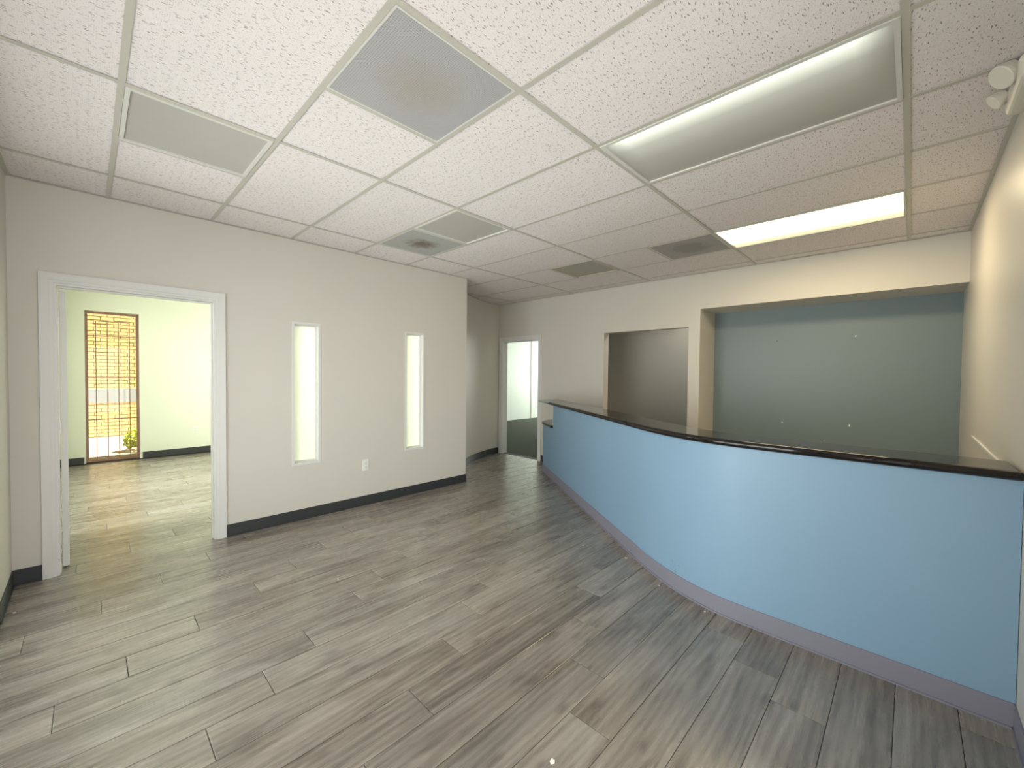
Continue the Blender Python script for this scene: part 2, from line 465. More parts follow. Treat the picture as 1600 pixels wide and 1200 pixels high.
o = obj('wall_office', holed_wall('x', XO, XO - 0.2, YF - T, 12.1, 0, 2.80, [EXW]), [M['wall_office'], M['wall_office']])
struct(o, 'pale green outer wall of the office seen through the left doorway', 'wall')
o = obj('wall_office_side', holed_wall('y', 3.40, 3.40 + T, XO, XL - T, 0, WT, []), M['wall_office'])
struct(o, 'bright pale green side wall of the office behind the slim windows', 'wall')
# curved corridor wall
cw = [(-4.31, 3.46), (-4.50, 3.58), (-4.68, 3.74), (-4.84, 3.92), (-4.98, 4.12), (-5.09, 4.31), (-5.19, 4.53), (-5.27, 4.76), (-5.325, 4.97), (-5.350, 5.17)]
def smooth_poly(p, k=3):
    out = []
    for i in range(len(p) - 1):
        a, b, c, d = p[max(i-1, 0)], p[i], p[i+1], p[min(i+2, len(p)-1)]
        for s in range(k):
            t = s / k
            out.append(tuple(0.5 * (2*b[j] + (c[j]-a[j])*t + (2*a[j]-5*b[j]+4*c[j]-d[j])*t*t + (3*b[j]-a[j]-3*c[j]+d[j])*t**3) for j in (0, 1)))
    out.append(p[-1]); return out
CW = smooth_poly(cw)
bm = bmesh.new(); strip(bm, CW, offset(CW, 0.10), 0, WT)
o = obj('wall_corridor', bm, M['wall']); struct(o, 'curved shaded wall in the recess left of the back doorway', 'wall')
# big niche box (blue back)
bm = bmesh.new()
ND = 5.69
box(bm, (N2[0] - 0.10, ND, 0.30), (XR, ND + 0.05, 2.34), 1)
box(bm, (N2[0] - 0.10, YB + T, 0.30), (N2[0], ND, 2.34))
box(bm, (N2[0], YB + T, N2[3]), (XR, ND, 2.34))
box(bm, (N2[0], YB + T, 0.30), (XR, ND, N2[2]))
niche = obj('wall_niche', bm, [M['wall'], M['blue_niche']]); struct(niche, 'wide deep niche with a blue grey back wall behind the counter', 'wall')
for (x, z, r, s) in ((-0.433, 1.865, 0.007, 1.0), (-0.465, 0.907, 0.007, 2.1), (-1.079, 0.887, 0.007, 1.1), (-0.676, 0.716, 0.004, 1.0)):
    bm = bmesh.new(); bmesh.ops.create_uvsphere(bm, u_segments=8, v_segments=5, radius=r)
    bmesh.ops.scale(bm, verts=bm.verts, vec=(1, 0.35, s))
    p = obj('plaster_patch', bm, M['chip'], niche, (x, ND - 0.001, z))
    p['label'] = 'small white plaster patch on the blue grey niche wall'
bm = bmesh.new(); bmesh.ops.create_uvsphere(bm, u_segments=8, v_segments=5, radius=0.005); bmesh.ops.scale(bm, verts=bm.verts, vec=(1, 0.4, 1))
p = obj('nail_hole', bm, M['dark'], niche, (-1.151, ND - 0.001, 1.847))
# hall behind the square opening
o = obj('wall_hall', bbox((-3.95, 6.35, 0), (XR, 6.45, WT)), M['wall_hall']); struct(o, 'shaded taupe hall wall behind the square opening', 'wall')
o = obj('wall_hall_side', bbox((-4.05, YB + T, 0), (-3.95, 12.0, WT)), [M['wall_far']]); struct(o, 'partition between the far room and the hall', 'wall')
o = obj('wall_far', holed_wall('y', 12.0, 12.12, XO, -3.95, 0, WT, [(-8.8, -5.4, 0.7, 2.3)]), M['wall_far']); struct(o, 'end wall of the far room', 'wall')
o = obj('wall_far_side', bbox((XO, 8.2, 0), (XO + 0.04, 12.0, WT)), M['wall_far']); struct(o, 'overexposed white wall of the far carpeted room', 'wall')
far_wall = o
obj('panel_joint', bbox((XO + 0.04, 10.06, 0.0), (XO + 0.055, 10.10, WT), 0.003), M['runner'], far_wall)
bm = bbox((XO + 0.04, 10.32, 0.27), (XO + 0.05, 10.40, 0.39), 0.003); 
o = obj('wall_outlet', bm, M['plastic']); tag(o, 'white outlet plate low on the far room wall', 'outlet')
o = obj('wall_far_front', bbox((XO, YB + T, 0), (-5.5, YB + T + 0.1, WT)), M['wall_far']); struct(o, 'near wall of the far room', 'wall')

# ------------------------------------------------------------------ floors
floor = obj('floor', bbox((XO - 0.2, YF - T, -0.10), (XR + T, YB + 0.07, -0.008)), M['subfloor'])
struct(floor, 'grey brown wood look plank floor', 'floor')
PW, PL, PX = 0.196, 1.288, -0.02
joint = {1: 0.50, 2: 2.077, 3: 2.245, 4: 2.43, 5: 1.40, 6: 1.67, 7: 1.97, 8: 0.987, 9: 1.307, 10: 1.60, 11: 0.561, 12: 0.808,
         13: 1.175, 14: 1.405, 15: 0.414, 16: 0.759, 17: -0.25, 18: 0.041, 19: 0.335}
plank_cache = {}
def plank_mesh(w, l):
    k = (round(w, 4), round(l, 4))
    if k not in plank_cache:
        bm = bmesh.new(); g = 0.0012; c = 0.0022
        lo = [bm.verts.new(p) for p in ((g, g, -0.008), (w-g, g, -0.008), (w-g, l-g, -0.008), (g, l-g, -0.008))]
        md = [bm.verts.new(p) for p in ((g, g, -0.0012), (w-g, g, -0.0012), (w-g, l-g, -0.0012), (g, l-g, -0.0012))]
        hi = [bm.verts.new(p) for p in ((g+c, g+c, 0), (w-g-c, g+c, 0), (w-g-c, l-g-c, 0), (g+c, l-g-c, 0))]
        bm.faces.new(hi)
        for a, b in ((lo, md), (md, hi)):
            for i in range(4): bm.faces.new((a[i], a[(i+1) % 4], b[(i+1) % 4], b[i]))
        me = bpy.data.meshes.new('plank'); bmesh.ops.recalc_face_normals(bm, faces=bm.faces); bm.to_mesh(me); bm.free()
        me.materials.append(M['plank']); plank_cache[k] = me
    return plank_cache[k]
nplank = 0
for k in range(-1, 46):
    xa = PX - PW * k; xb = xa + PW
    xa2, xb2 = max(xa, XO), min(xb, XR)
    if xb2 - xa2 < 0.01: continue
    ymax = 3.40 if xb2 < -5.50 else YB + 0.07
    y0 = joint.get(k, (0.335 + 0.293 * (k - 19)) if k > 19 else (0.2 + 0.31 * k))
    y = y0 - math.ceil((y0 - YF) / PL) * PL
    while y < ymax:
        a, b = max(y, YF), min(y + PL, ymax)
        if b - a > 0.015:
            link('plank', plank_mesh(xb2 - xa2, b - a), None, floor, (xa2, a, 0)); nplank += 1
        y += PL
o = obj('floor_carpet', bbox((XO, YB + 0.07, -0.10), (-3.95, 12.1, 0.004)), M['carpet']); struct(o, 'dark green grey carpet of the far room beyond the back doorway', 'floor')
o = obj('floor_hall', bbox((-3.95, YB + 0.07, -0.10), (XR + T, 6.45, 0.0)), M['carpet']); struct(o, 'carpet of the hall behind the back wall', 'floor')
bm = bmesh.new(); box(bm, (BDOOR[0], YB + 0.05, 0), (BDOOR[1], YB + 0.085, 0.007))
o = obj('trim_threshold', bm, M['charcoal']); struct(o, 'dark threshold strip between planks and carpet', 'trim')

# ------------------------------------------------------------------ ceiling
ceiling = obj('ceiling', bbox((XO - 0.2, YF - T, H + 0.10), (XR + T, 13.2, H + 0.16)), M['dark'])  # unseen slab over the tiles, end overhang added to keep the sun out
struct(ceiling, 'suspended ceiling of white fissured tiles in a metal grid', 'ceiling')
o = obj('ceiling_office', bbox((XO, YF, H), (XL - T, 3.40, H + 0.05)), M['wall_far']); struct(o, 'plain ceiling of the office beyond the left doorway', 'ceiling')
o = obj('ceiling_far', bbox((XO, YB + T, 2.56), (-3.95, 12.0, 2.62)), M['wall_far']); struct(o, 'plain ceiling of the far carpeted room', 'ceiling')
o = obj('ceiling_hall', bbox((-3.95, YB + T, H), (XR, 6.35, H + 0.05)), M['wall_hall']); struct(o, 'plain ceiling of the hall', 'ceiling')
GX = [-4.919, -3.700, -2.4805, -1.2613, -0.0421]
GY = [0.111 + 0.6096 * j for j in range(9)]
tile_cache = {}
def tile_mesh(w, l):
    k = (round(w, 3), round(l, 3))
    if k not in tile_cache:
        bm = bbox((-w/2, -l/2, 0), (w/2, l/2, 0.016), 0.0025, 1)
        me = bpy.data.meshes.new('ceiling_tile'); bm.to_mesh(me); bm.free(); me.materials.append(M['tile']); tile_cache[k] = me
    return tile_cache[k]
HW = 0.6096
skip = {}           # (ix, iy) cell -> list of x spans that are tiles
def span(i): return (GX[i], GX[i+1])
special = {
    (1, 1): [(GX[1], GX[1] + HW)],          # left 2x2 light
    (2, 2): [(GX[2], GX[2] + HW)],          # big perforated grille
    (1, 4): [],                             # light and stained grille
    (1, 7): [(GX[1], GX[1] + HW)],          # small light
    (2, 7): [(GX[2], GX[2] + HW)],          # dark grille
    (3, 4): [], (3, 7): [],                 # long lights
}
ybounds = [YF] + GY + [YB]
halves = []
for j in range(len(ybounds) - 1):
    ya, yb = ybounds[j], ybounds[j+1]
    left_end = XL if yb <= 3.2 else -5.45
    xb_ = [x for x in GX if x > left_end + 0.02]
    xs = [left_end] + xb_ + [XR]
    for a, b in zip(xs[:-1], xs[1:]):
        spans = [(a, b)]
        ix = [i for i in range(len(GX) - 1) if abs(GX[i] - a) < 1e-4]
        if ix and (ix[0], j) in special:
            spans = special[(ix[0], j)]
            if b - a > 1 and ix[0] != 3: halves.append((a + HW, ya, yb))
        for (p, q) in spans:
            link('ceiling_tile', tile_mesh(q - p - 0.006, yb - ya - 0.006), None, ceiling, ((p + q) / 2, (ya + yb) / 2, H + 0.0055))
def runner(a, b, name='ceiling_runner'):
    bm = bmesh.new(); box(bm, a, b); return obj(name, bm, M['runner'], ceiling)
RW = 0.012
for x in GX:
    y0 = YF if x > XL else 3.46
    runner((x - RW, y0, H), (x + RW, YB, H + 0.003))
for y in GY:
    xs = ([XL] if y < YE else [-5.42]) + [x for x in GX if x > (XL if y < YE else -5.3)] + [XR]
    for a, b in zip(xs[:-1], xs[1:]):
        runner((a + (RW if a in GX else 0), y - RW, H + 0.0002), (b - (RW if b in GX else 0), y + RW, H + 0.003))
for (x, ya, yb) in halves:
    runner((x - RW, ya + RW, H + 0.0002), (x + RW, yb - RW, H + 0.003))
AW = 0.020
runner((XL, YF, H - 0.001), (XL + AW, YE, H + 0.002), 'wall_angle')
runner((XR - AW, YF, H - 0.001), (XR, YB, H + 0.002), 'wall_angle')
runner((-5.35, YB - AW, H - 0.001), (XR - AW, YB, H + 0.002), 'wall_angle')
runner((XL + AW, YF, H - 0.001), (XR - AW, YF + AW, H + 0.002), 'wall_angle')
bm = bmesh.new(); strip(bm, offset(CW, -AW), CW, H - 0.001, H + 0.002); obj('wall_angle', bm, M['runner'], ceiling)

# ------------------------------------------------------------------ ceiling lights and grilles
def frame_bm(w, l, fw, z0, z1):
    bm = bmesh.new()
    for (sx0, sx1, sy0, sy1) in ((-w/2, w/2, -l/2, -l/2+fw), (-w/2, w/2, l/2-fw, l/2), (-w/2, -w/2+fw, -l/2+fw, l/2-fw), (w/2-fw, w/2, -l/2+fw, l/2-fw)):
        box(bm, (sx0, sy0, z0), (sx1, sy1, z1))
    return bm
def ceiling_light(x0, x1, y0, y1, lens, label, sag=0.0, fw=0.018, group=None, frame='metal_white', drop=0.004):
    w, l = x1 - x0 - 0.026, y1 - y0 - 0.026
    t = thing('ceiling_light', label, 'light', ((x0+x1)/2, (y0+y1)/2, H), group)
    obj('frame', frame_bm(w, l, fw, -drop, 0.012), M[frame], t)
    bm = bmesh.new(); nx, ny = 16, 10
    wi, li = w - 2*fw, l - 2*fw
    g = {}
    for i in range(nx + 1):
        for k in range(ny + 1):
            u, v = i / nx, k / ny
            g[i, k] = bm.verts.new(((u-0.5)*wi, (v-0.5)*li, 0.004 - sag * (math.sin(math.pi*u) ** 0.5) * math.sin(math.pi*v)))
    for i in range(nx):
        for k in range(ny): bm.faces.new((g[i,k], g[i,k+1], g[i+1,k+1], g[i+1,k]))
    d = obj('diffuser', bm, M[lens], t, smooth=True)
    bm = bmesh.new()
    box(bm, (-w/2, -l/2, 0.075), (w/2, l/2, 0.085))
    for (a, b) in (((-w/2,-l/2,0.012),(w/2,-l/2+0.004,0.075)), ((-w/2,l/2-0.004,0.012),(w/2,l/2,0.075)), ((-w/2,-l/2+.004,0.012),(-w/2+0.004,l/2-.004,0.075)), ((w/2-0.004,-l/2+.004,0.012),(w/2,l/2-.004,0.075))): box(bm, a, b)
    obj('housing', bm, M['metal_white'], t)
    for s in (-0.3, 0.3):
        bm = bmesh.new()
        bmesh.ops.create_cone(bm, cap_ends=True, segments=10, radius1=0.013, radius2=0.013, depth=w - 0.06, matrix=Matrix.Translation((0, s * l, 0.045)) @ Matrix.Rotation(math.pi/2, 4, 'Y'))
        obj('tube', bm, M['plastic'], t)
    return t
ceiling_light(GX[1] + HW, GX[2], GY[0], GY[1], 'lens_off', 'square white framed unlit ceiling light nearest the left doorway')
ceiling_light(GX[1] + HW, GX[2], GY[3], GY[4], 'lens_off', 'square unlit ceiling light beside the brown stained grille')
ceiling_light(GX[1] + HW, GX[2], GY[6], GY[7], 'lens_olive', 'square unlit ceiling light with an olive yellowed lens, nearest the back wall', frame='runner')
ceiling_light(GX[3], GX[4], GY[3], GY[4], 'lens_dim', 'long rectangular ceiling light with a grey lens and one faint glowing streak', sag=0.012)
ceiling_light(GX[3], GX[4], GY[6], GY[7], 'lens_lit', 'long rectangular ceiling light lit bright warm white above the counter', sag=0.004, fw=0.012)

def grille(x0, x1, y0, y1, mat, label, n=56, frame='metal_white'):
    w, l = x1 - x0 - 0.026, y1 - y0 - 0.026
    t = thing('ceiling_grille', label, 'vent', ((x0+x1)/2, (y0+y1)/2, H))
    obj('frame', frame_bm(w, l, 0.008, -0.001, 0.010), M[frame], t)
    bm = bmesh.new()
    wi, li = w - 0.016, l - 0.016
    p = wi / n; bw = p * 0.70
    for i in range(n + 1):
        x = -wi/2 + i * p; box(bm, (x - bw/2, -li/2, 0.0), (x + bw/2, li/2, 0.0012))
        y = -li/2 + i * li / n; box(bm, (-wi/2, y - bw/2, 0.0002), (wi/2, y + bw/2, 0.0014))
    f = obj('perforated_face', bm, M[mat], t); f['kind'] = 'stuff'
    obj('plenum', bbox((-w/2, -l/2, 0.010), (w/2, l/2, 0.05)), M['dark'], t)
    return t
grille(GX[3] - HW, GX[3], GY[1], GY[2], 'perf_big', 'large nearest perforated grey ceiling grille with a pale dusty blotch', 60)
grille(GX[1], GX[1] + HW, GY[3], GY[4], 'perf_brown', 'perforated ceiling grille with a dark brown stain next to a square light', 48)
grille(GX[3] - HW, GX[3], GY[6], GY[7], 'perf_dark', 'dark perforated ceiling grille left of the lit light', 48)

# ------------------------------------------------------------------ trim, doors and slim windows
def add_casing(bm, axis, c, side, u0, u1, z1, w=0.066, d=0.016):
    """flat casing with a stepped profile around a door opening on the face at c; side = +1/-1 direction out of the wall"""
    def bx(ua, ub, za, zb, dd):
        if axis == 'x': box(bm, (c, ua, za), (c + side*dd, ub, zb))
        else: box(bm, (ua, c, za), (ub, c + side*dd, zb))
    for (dd, i0, i1) in ((d, 0.020, w), (d * 0.62, 0.0, 0.020)):
        bx(u0 - i1, u0 - i0, 0, z1 + i1, dd); bx(u1 + i0, u1 + i1, 0, z1 + i1, dd); bx(u0 - i0, u1 + i0, z1 + i0, z1 + i1, dd)
def frame(name, axis, c0, c1, u0, u1, z1, label, casing_sides):
    bm = bmesh.new()
    jt = 0.018
    def bx(ua, ub, za, zb, ca=c0, cb=c1):
        if axis == 'x': box(bm, (ca, ua, za), (cb, ub, zb))
        else: box(bm, (ua, ca, za), (ub, cb, zb))
    bx(u0, u0 + jt, 0, z1); bx(u1 - jt, u1, 0, z1); bx(u0 + jt, u1 - jt, z1 - jt, z1)
    for c, s in casing_sides: add_casing(bm, axis, c, s, u0 + 0.004, u1 - 0.004, z1 - 0.004)
    # stop strips
    cm = (c0 + c1) / 2; s = 0.011
    bx(u0 + jt, u0 + jt + 0.004, 0, z1 - jt, cm - 0.018, cm + 0.018); bx(u1 - jt - s, u1 - jt, 0, z1 - jt, cm - 0.018, cm + 0.018); bx(u0 + jt + 0.004, u1 - jt - s, z1 - jt - s, z1 - jt, cm - 0.018, cm + 0.018)
    o = obj(name, bm, M['trim']); struct(o, label, 'door frame'); return o
fr1 = frame('trim_1', 'x', XL, XL - T, DOOR[0], DOOR[1], DOOR[3], 'white flat casing and jamb around the left doorway', [(XL, 1), (XL - T, -1)])
fr2 = frame('trim_2', 'y', YB, YB + T, BDOOR[0], BDOOR[1], BDOOR[3], 'cream profiled casing and jamb around the back doorway', [(YB, -1)])

# open door leaf in the office, hinged at the left jamb
d1 = bpy.data.objects.new('door_1', None); COL.objects.link(d1); d1.location = (XL - T - 0.016, DOOR[0] + 0.043, 0)
d1.rotation_euler = (0, 0, math.radians(1.6))
struct(d1, 'white door standing wide open into the office, seen edge on', 'door')
obj('leaf', bbox((-0.83, -0.0175, 0.012), (0, 0.0175, 1.985), 0.002, 1), M['trim'], d1)
for z in (1.80, 1.02, 0.22):
    bm = bmesh.new()
    bmesh.ops.create_cone(bm, cap_ends=True, segments=10, radius1=0.007, radius2=0.007, depth=0.10, matrix=Matrix.Translation((0.004, -0.0235, z)))
    box(bm, (-0.03, -0.0215, z - 0.045), (0.010, -0.0180, z + 0.045))
    obj('hinge', bm, M['steel'], d1)
bm = bmesh.new(); bmesh.ops.create_uvsphere(bm, u_segments=14, v_segments=8, radius=0.027, matrix=Matrix.Translation((-0.77, -0.065, 0.98)))
bmesh.ops.create_cone(bm, cap_ends=True, segments=12, radius1=0.012, radius2=0.012, depth=0.05, matrix=Matrix.Translation((-0.77, -0.045, 0.98)) @ Matrix.Rotation(math.pi/2, 4, 'X'))
obj('knob', bm, M['steel'], d1, smooth=True)

for n, (wd, lab) in enumerate(((W1, 'slim tall window in the left wall nearer the doorway'), (W2, 'slim tall window in the left wall nearer the corridor'))):
    y0, y1, z0, z1 = wd
    bm = bmesh.new(); t_ = 0.022
    x0, x1 = XL - T, XL + 0.004
    box(bm, (x0, y0, z0), (x1, y0 + t_, z1)); box(bm, (x0, y1 - t_, z0), (x1, y1, z1))
    box(bm, (x0, y0 + t_, z0), (x1, y1 - t_, z0 + t_)); box(bm, (x0, y0 + t_, z1 - t_), (x1, y1 - t_, z1))
    # glazing stops
    s = 0.010; xa, xb = XL - 0.085, XL - 0.05
    box(bm, (xa, y0 + t_, z0 + t_), (xb, y0 + t_ + s, z1 - t_)); box(bm, (xa, y1 - t_ - s, z0 + t_), (xb, y1 - t_, z1 - t_))
    box(bm, (xa, y0 + t_ + s, z0 + t_), (xb, y1 - t_ - s, z0 + t_ + s)); box(bm, (xa, y0 + t_ + s, z1 - t_ - s), (xb, y1 - t_ - s, z1 - t_))
    w_ = obj('window_%d' % (n + 1), bm, M['trim']); struct(w_, lab, 'window')
    obj('pane', bbox((XL - 0.072, y0 + t_ + 0.004, z0 + t_ + 0.004), (XL - 0.066, y1 - t_ - 0.004, z1 - t_ - 0.004)), M['frosted'], w_)

# ------------------------------------------------------------------ baseboards (rubber cove base)
BH, BT = 0.102, 0.006
def base_path(name, pts, side, label, mat='charcoal', h=BH, struct_=True, parent=None):
    """cove base along a polyline; side +1 puts it to the left of the path"""
    bm = bmesh.new()
    strip(bm, pts, offset(pts, side * BT), 0.010, h)
    strip(bm, pts, offset(pts, side * (BT + 0.006)), 0.0005, 0.010)
    o = obj(name, bm, M[mat], parent)
    if struct_: struct(o, label, 'baseboard')
    return o
base_path('baseboard_left', [(XL, DOOR[1] + 0.064), (XL, YE), (XL - T, YE)], -1, 'charcoal rubber baseboard along the left wall under the slim windows')
base_path('baseboard_corner', [(-3.60, YF), (XL, YF), (XL, DOOR[0] - 0.064)], -1, 'charcoal rubber baseboard in the corner left of the left doorway')
base_path('baseboard_corridor', CW[2:], -1, 'dark curved baseboard in the recess by the back doorway')
base_path('baseboard_right', [(XR, 2.596), (XR, ENT[1] + 0.002)], -1, 'baseboard of the right wall in front of the counter', 'lavender')
base_path('baseboard_office', [(XO, -0.36), (XO, EXW[0] - 0.02)], -1, 'dark baseboard of the office left of the barred window')
base_path('baseboard_office_right', [(XO, EXW[1] + 0.03), (XO, 3.40)], -1, 'dark baseboard of the office right of the barred window')
base_path('baseboard_back', [(-4.34, YB), (XR, YB)], -1, 'dark baseboard of the back wall behind the counter')

# ------------------------------------------------------------------ exterior window with security grille
def barred_window(name, y0, y1, z0, z1, label):
    bm = bmesh.new(); t_ = 0.032; xa, xb = XO - 0.16, XO - 0.10
    box(bm, (xa, y0, z0), (xb, y0 + t_, z1)); box(bm, (xa, y1 - t_, z0), (xb, y1, z1))
    box(bm, (xa, y0 + t_, z0), (xb, y1 - t_, z0 + t_)); box(bm, (xa, y0 + t_, z1 - t_), (xb, y1 - t_, z1))
    w_ = obj(name, bm, M['brown_metal']); struct(w_, label, 'window')
    obj('pane', bbox((XO - 0.136, y0 + t_, z0 + t_), (XO - 0.13, y1 - t_, z1 - t_)), M['glass'], w_)
    c = (y0 + y1) / 2
    for k in range(4):
        y = y0 + 0.118 + k * 0.1265
        obj('bar', bbox((XO - 0.076, y - 0.0055, z0 + 0.04), (XO - 0.065, y + 0.0055, 2.18)), M['brown_metal'], w_)
    for z in (0.66, 1.31, 1.955):
        obj('bar', bbox((XO - 0.080, y0, z - 0.007), (XO - 0.066, y1, z + 0.007)), M['brown_metal'], w_)
    obj('bar', bbox((XO - 0.078, y0 + 0.112, 2.175), (XO - 0.066, y0 + 0.118 + 3*0.1265 + 0.006, 2.187)), M['brown_metal'], w_)
    return w_
barred_window('window_3', *EXW, 'full height barred window in the office facing a yellow brick wall')

# outside: brick wall, ground, shrub
ow = obj('brick_wall', bbox((-12.9, -4.0, -0.05), (-12.56, 7.0, 4.2)), M['mortar'])
tag(ow, 'sunlit yellow brick wall outside the barred office window', 'wall')
bm = bmesh.new(); row = 0; z = 0.0
while z < 4.1:
    y = -3.9 + (0.105 if row % 2 else 0.0)
    while y < 6.7:
        e = random.uniform(0.0, 0.008)
        box(bm, (-12.57, y, z), (-12.535 + e, y + 0.198, z + 0.064)); y += 0.21
    z += 0.076; row += 1
f = obj('brick', bm, M['brick'], ow); f['kind'] = 'stuff'
obj('ledge', bbox((-12.55, -3.9, 0.72), (-12.522, 6.8, 1.02), 0.004), M['concrete'], ow)
o = obj('ground', bbox((-13.0, -4.5, -0.15), (XO - 0.2, 7.5, -0.02)), M['ground']); struct(o, 'bright sandy ground outside the office', 'ground')
sh = thing('shrub', 'yellow green shrub outside the lower right of the barred window', 'shrub', (-9.98, 0.68, -0.02))
bm = bmesh.new(); rs = random.Random(3)
for i in range(1500):
    th = rs.uniform(0, 2*math.pi); ph = math.acos(rs.uniform(-0.6, 1)); r = rs.uniform(0.55, 1.0) ** 0.5
    p = Vector((0.26*r*math.sin(ph)*math.cos(th), 0.27*r*math.sin(ph)*math.sin(th), 0.19 + 0.22*r*math.cos(ph)))
    q = Matrix.Rotation(rs.uniform(0, 6.28), 3, Vector((rs.uniform(-1, 1), rs.uniform(-1, 1), rs.uniform(-1, 1))).normalized())
    s = rs.uniform(0.020, 0.038)
    vs = [bm.verts.new(p + q @ Vector(c) * s) for c in ((-1, 0, 0), (0, -0.45, 0.1), (1, 0, 0), (0, 0.45, 0.1))]
    bm.faces.new(vs)
f = obj('foliage', bm, M['leaf'], sh); f['kind'] = 'stuff'
bm = bmesh.new()
for i in range(6):
    a = i * 1.05; bmesh.ops.create_cone(bm, cap_ends=True, segments=6, radius1=0.012, radius2=0.005, depth=0.26, matrix=Matrix.Translation((0.04*math.cos(a), 0.04*math.sin(a), 0.12)) @ Matrix.Rotation(0.35, 4, Vector((-math.sin(a), math.cos(a), 0))))
obj('stem', bm, M['stem'], sh)

# ------------------------------------------------------------------ reception counter
def bez(p0, p1, p2, n):
    return [tuple((1-t)**2*p0[j] + 2*t*(1-t)*p1[j] + t*t*p2[j] for j in (0, 1)) for t in [i/n for i in range(n+1)]]
C0 = Vector((-3.80, 4.61)); UV = Vector((-0.8109, 0.5852)); NV = Vector((0.5852, 0.8109))
def un(u, n): p = C0 + UV * u + NV * n; return (p.x, p.y)
CORN = bez((-1.45, 2.914), (-1.022, 2.605), (-0.66, 2.603), 18)
RIGHT = [(-0.3, 2.601), (XR - 0.002, 2.600)]
front_lo = [un(0.10, 0), un(-0.8, 0), un(-1.7, 0)] + CORN + RIGHT
CUT = -0.43
front_hi = [un(CUT, 0), un(-1.0, 0), un(-1.7, 0)] + CORN + RIGHT
WTH = 0.115
ZB0, ZB1 = 1.012, 1.052
counter = thing('reception_counter', 'long curved blue reception counter with a dark granite top', 'counter', (-1.4, 3.0, 0))
CO = Vector(counter.location)
def cobj(name, bm, mat, smooth=False):
    bmesh.ops.translate(bm, verts=bm.verts, vec=-CO)
    return obj(name, bm, mat, counter, smooth=smooth)
bm = bmesh.new()
strip(bm, front_lo, offset(front_lo, WTH), 0, 0.700)
strip(bm, front_hi, offset(front_hi, WTH), 0.700, ZB0)
cobj('half_wall', bm, M['blue'])
# cream end of the upper half wall
bm = bmesh.new(); prism(bm, [un(CUT + 0.0005, -0.001), un(CUT + 0.0005, WTH), un(CUT + 0.014, WTH), un(CUT + 0.014, -0.001)], 0.738, ZB0)
p = cobj('end_panel', bm, M['trim']); p['label'] = 'cream end board of the upper half wall'
# rubber base
bm = bmesh.new()
bp = [un(0.10, 0.115)] + [un(0.10, 0.0)] + front_lo[1:]
strip(bm, bp, offset(bp, -0.006), 0.010, 0.105); strip(bm, bp, offset(bp, -0.013), 0.0005, 0.010)
p = cobj('base_trim', bm, M['lavender']); p['label'] = 'grey rubber base along the foot of the counter'
# granite bar top with a rounded edge
path = [un(0.27, 0), un(-0.4, 0), un(-1.0, 0), un(-1.7, 0)] + CORN + RIGHT
A = offset(path, -0.035); B = offset(path, 0.290)
bm = bmesh.new(); strip(bm, A, B, ZB0, ZB1)
es = [e for e in bm.edges if len(e.link_faces) == 2 and abs(e.verts[0].co.z - e.verts[1].co.z) < 1e-5
      and abs(e.link_faces[0].normal.dot(e.link_faces[1].normal)) < 0.3] if False else []
bm.normal_update()
es = [e for e in bm.edges if len(e.link_faces) == 2 and abs(e.verts[0].co.z - e.verts[1].co.z) < 1e-5 and abs(e.link_faces[0].normal.dot(e.link_faces[1].normal)) < 0.5]
bmesh.ops.bevel(bm, geom=es, offset=0.0192, segments=7, affect='EDGES', profile=0.5)
p = cobj('bar_top', bm, M['granite'], smooth=True); p.modifiers.new('wn', 'WEIGHTED_NORMAL'); p['label'] = 'polished dark granite bar top with a bullnose edge'
# lower granite worktop with its rounded end
pts = [un(CUT + 0.016, -0.030), un(0.02, -0.030)]
for i in range(1, 9):
    a = i / 8 * math.pi / 2
    pts.append(un(0.02 + 0.32 * math.sin(a), -0.030 + 0.30 * (1 - math.cos(a))))
pts += [un(0.34, 0.33), un(CUT + 0.016, 0.40)]
bm = bmesh.new(); prism(bm, pts, 0.700, 0.736)
bm.normal_update()
es = [e for e in bm.edges if abs(e.verts[0].co.z - e.verts[1].co.z) < 1e-5]
bmesh.ops.bevel(bm, geom=es, offset=0.014, segments=4, affect='EDGES', profile=0.5)
inner = [un(CUT + 0.016, 0), un(-1.0, 0), un(-1.7, 0)] + CORN + RIGHT
strip(bm, offset(inner, WTH + 0.001), offset(inner, 0.60)[:], 0.700, 0.736)
p = cobj('worktop', bm, M['granite']); p['label'] = 'lower granite worktop with a rounded end'
for u in (-0.6, -1.7):
    bm = bmesh.new(); prism(bm, [un(u, WTH), un(u - 0.03, WTH), un(u - 0.03, 0.55), un(u, 0.55)], 0, 0.700); cobj('support_panel', bm, M['trim'])
bm = bmesh.new(); box(bm, (0.0, 2.73, 0), (0.03, 3.15, 0.700)); cobj('support_panel', bm, M['trim'])

# white ledge on the right wall behind the counter
o = obj('trim_3', bbox((XR - 0.010, 2.98, 0.990), (XR, 4.52, 1.004), 0.002), M['trim']); struct(o, 'thin white ledge strip on the right wall just above the counter', 'trim')

# ------------------------------------------------------------------ outlets
def outlet(loc, rotz, label):
    t = thing('wall_outlet', label, 'outlet', loc); t.rotation_euler = (0, 0, rotz)   # faces local -Y
    obj('plate', bbox((-0.037, -0.006, -0.060), (0.037, 0, 0.060), 0.003, 2), M['plastic'], t)
    for z in (-0.021, 0.021):
        rc = obj('receptacle', bbox((-0.016, -0.0085, z - 0.015), (0.016, -0.005, z + 0.015), 0.0015, 1), M['plastic'], t)
        for x in (-0.008, 0.006):
            obj('slot', bbox((x, -0.0090, z - 0.004), (x + 0.002, -0.0084, z + 0.006)), M['dark'], rc)
    return t
outlet((XL, 2.067, 0.430), math.radians(90), 'white outlet plate low on the left wall between the slim windows')
outlet((XO, 1.29, 0.40), math.radians(90), 'white outlet plate on the office wall right of the barred window')

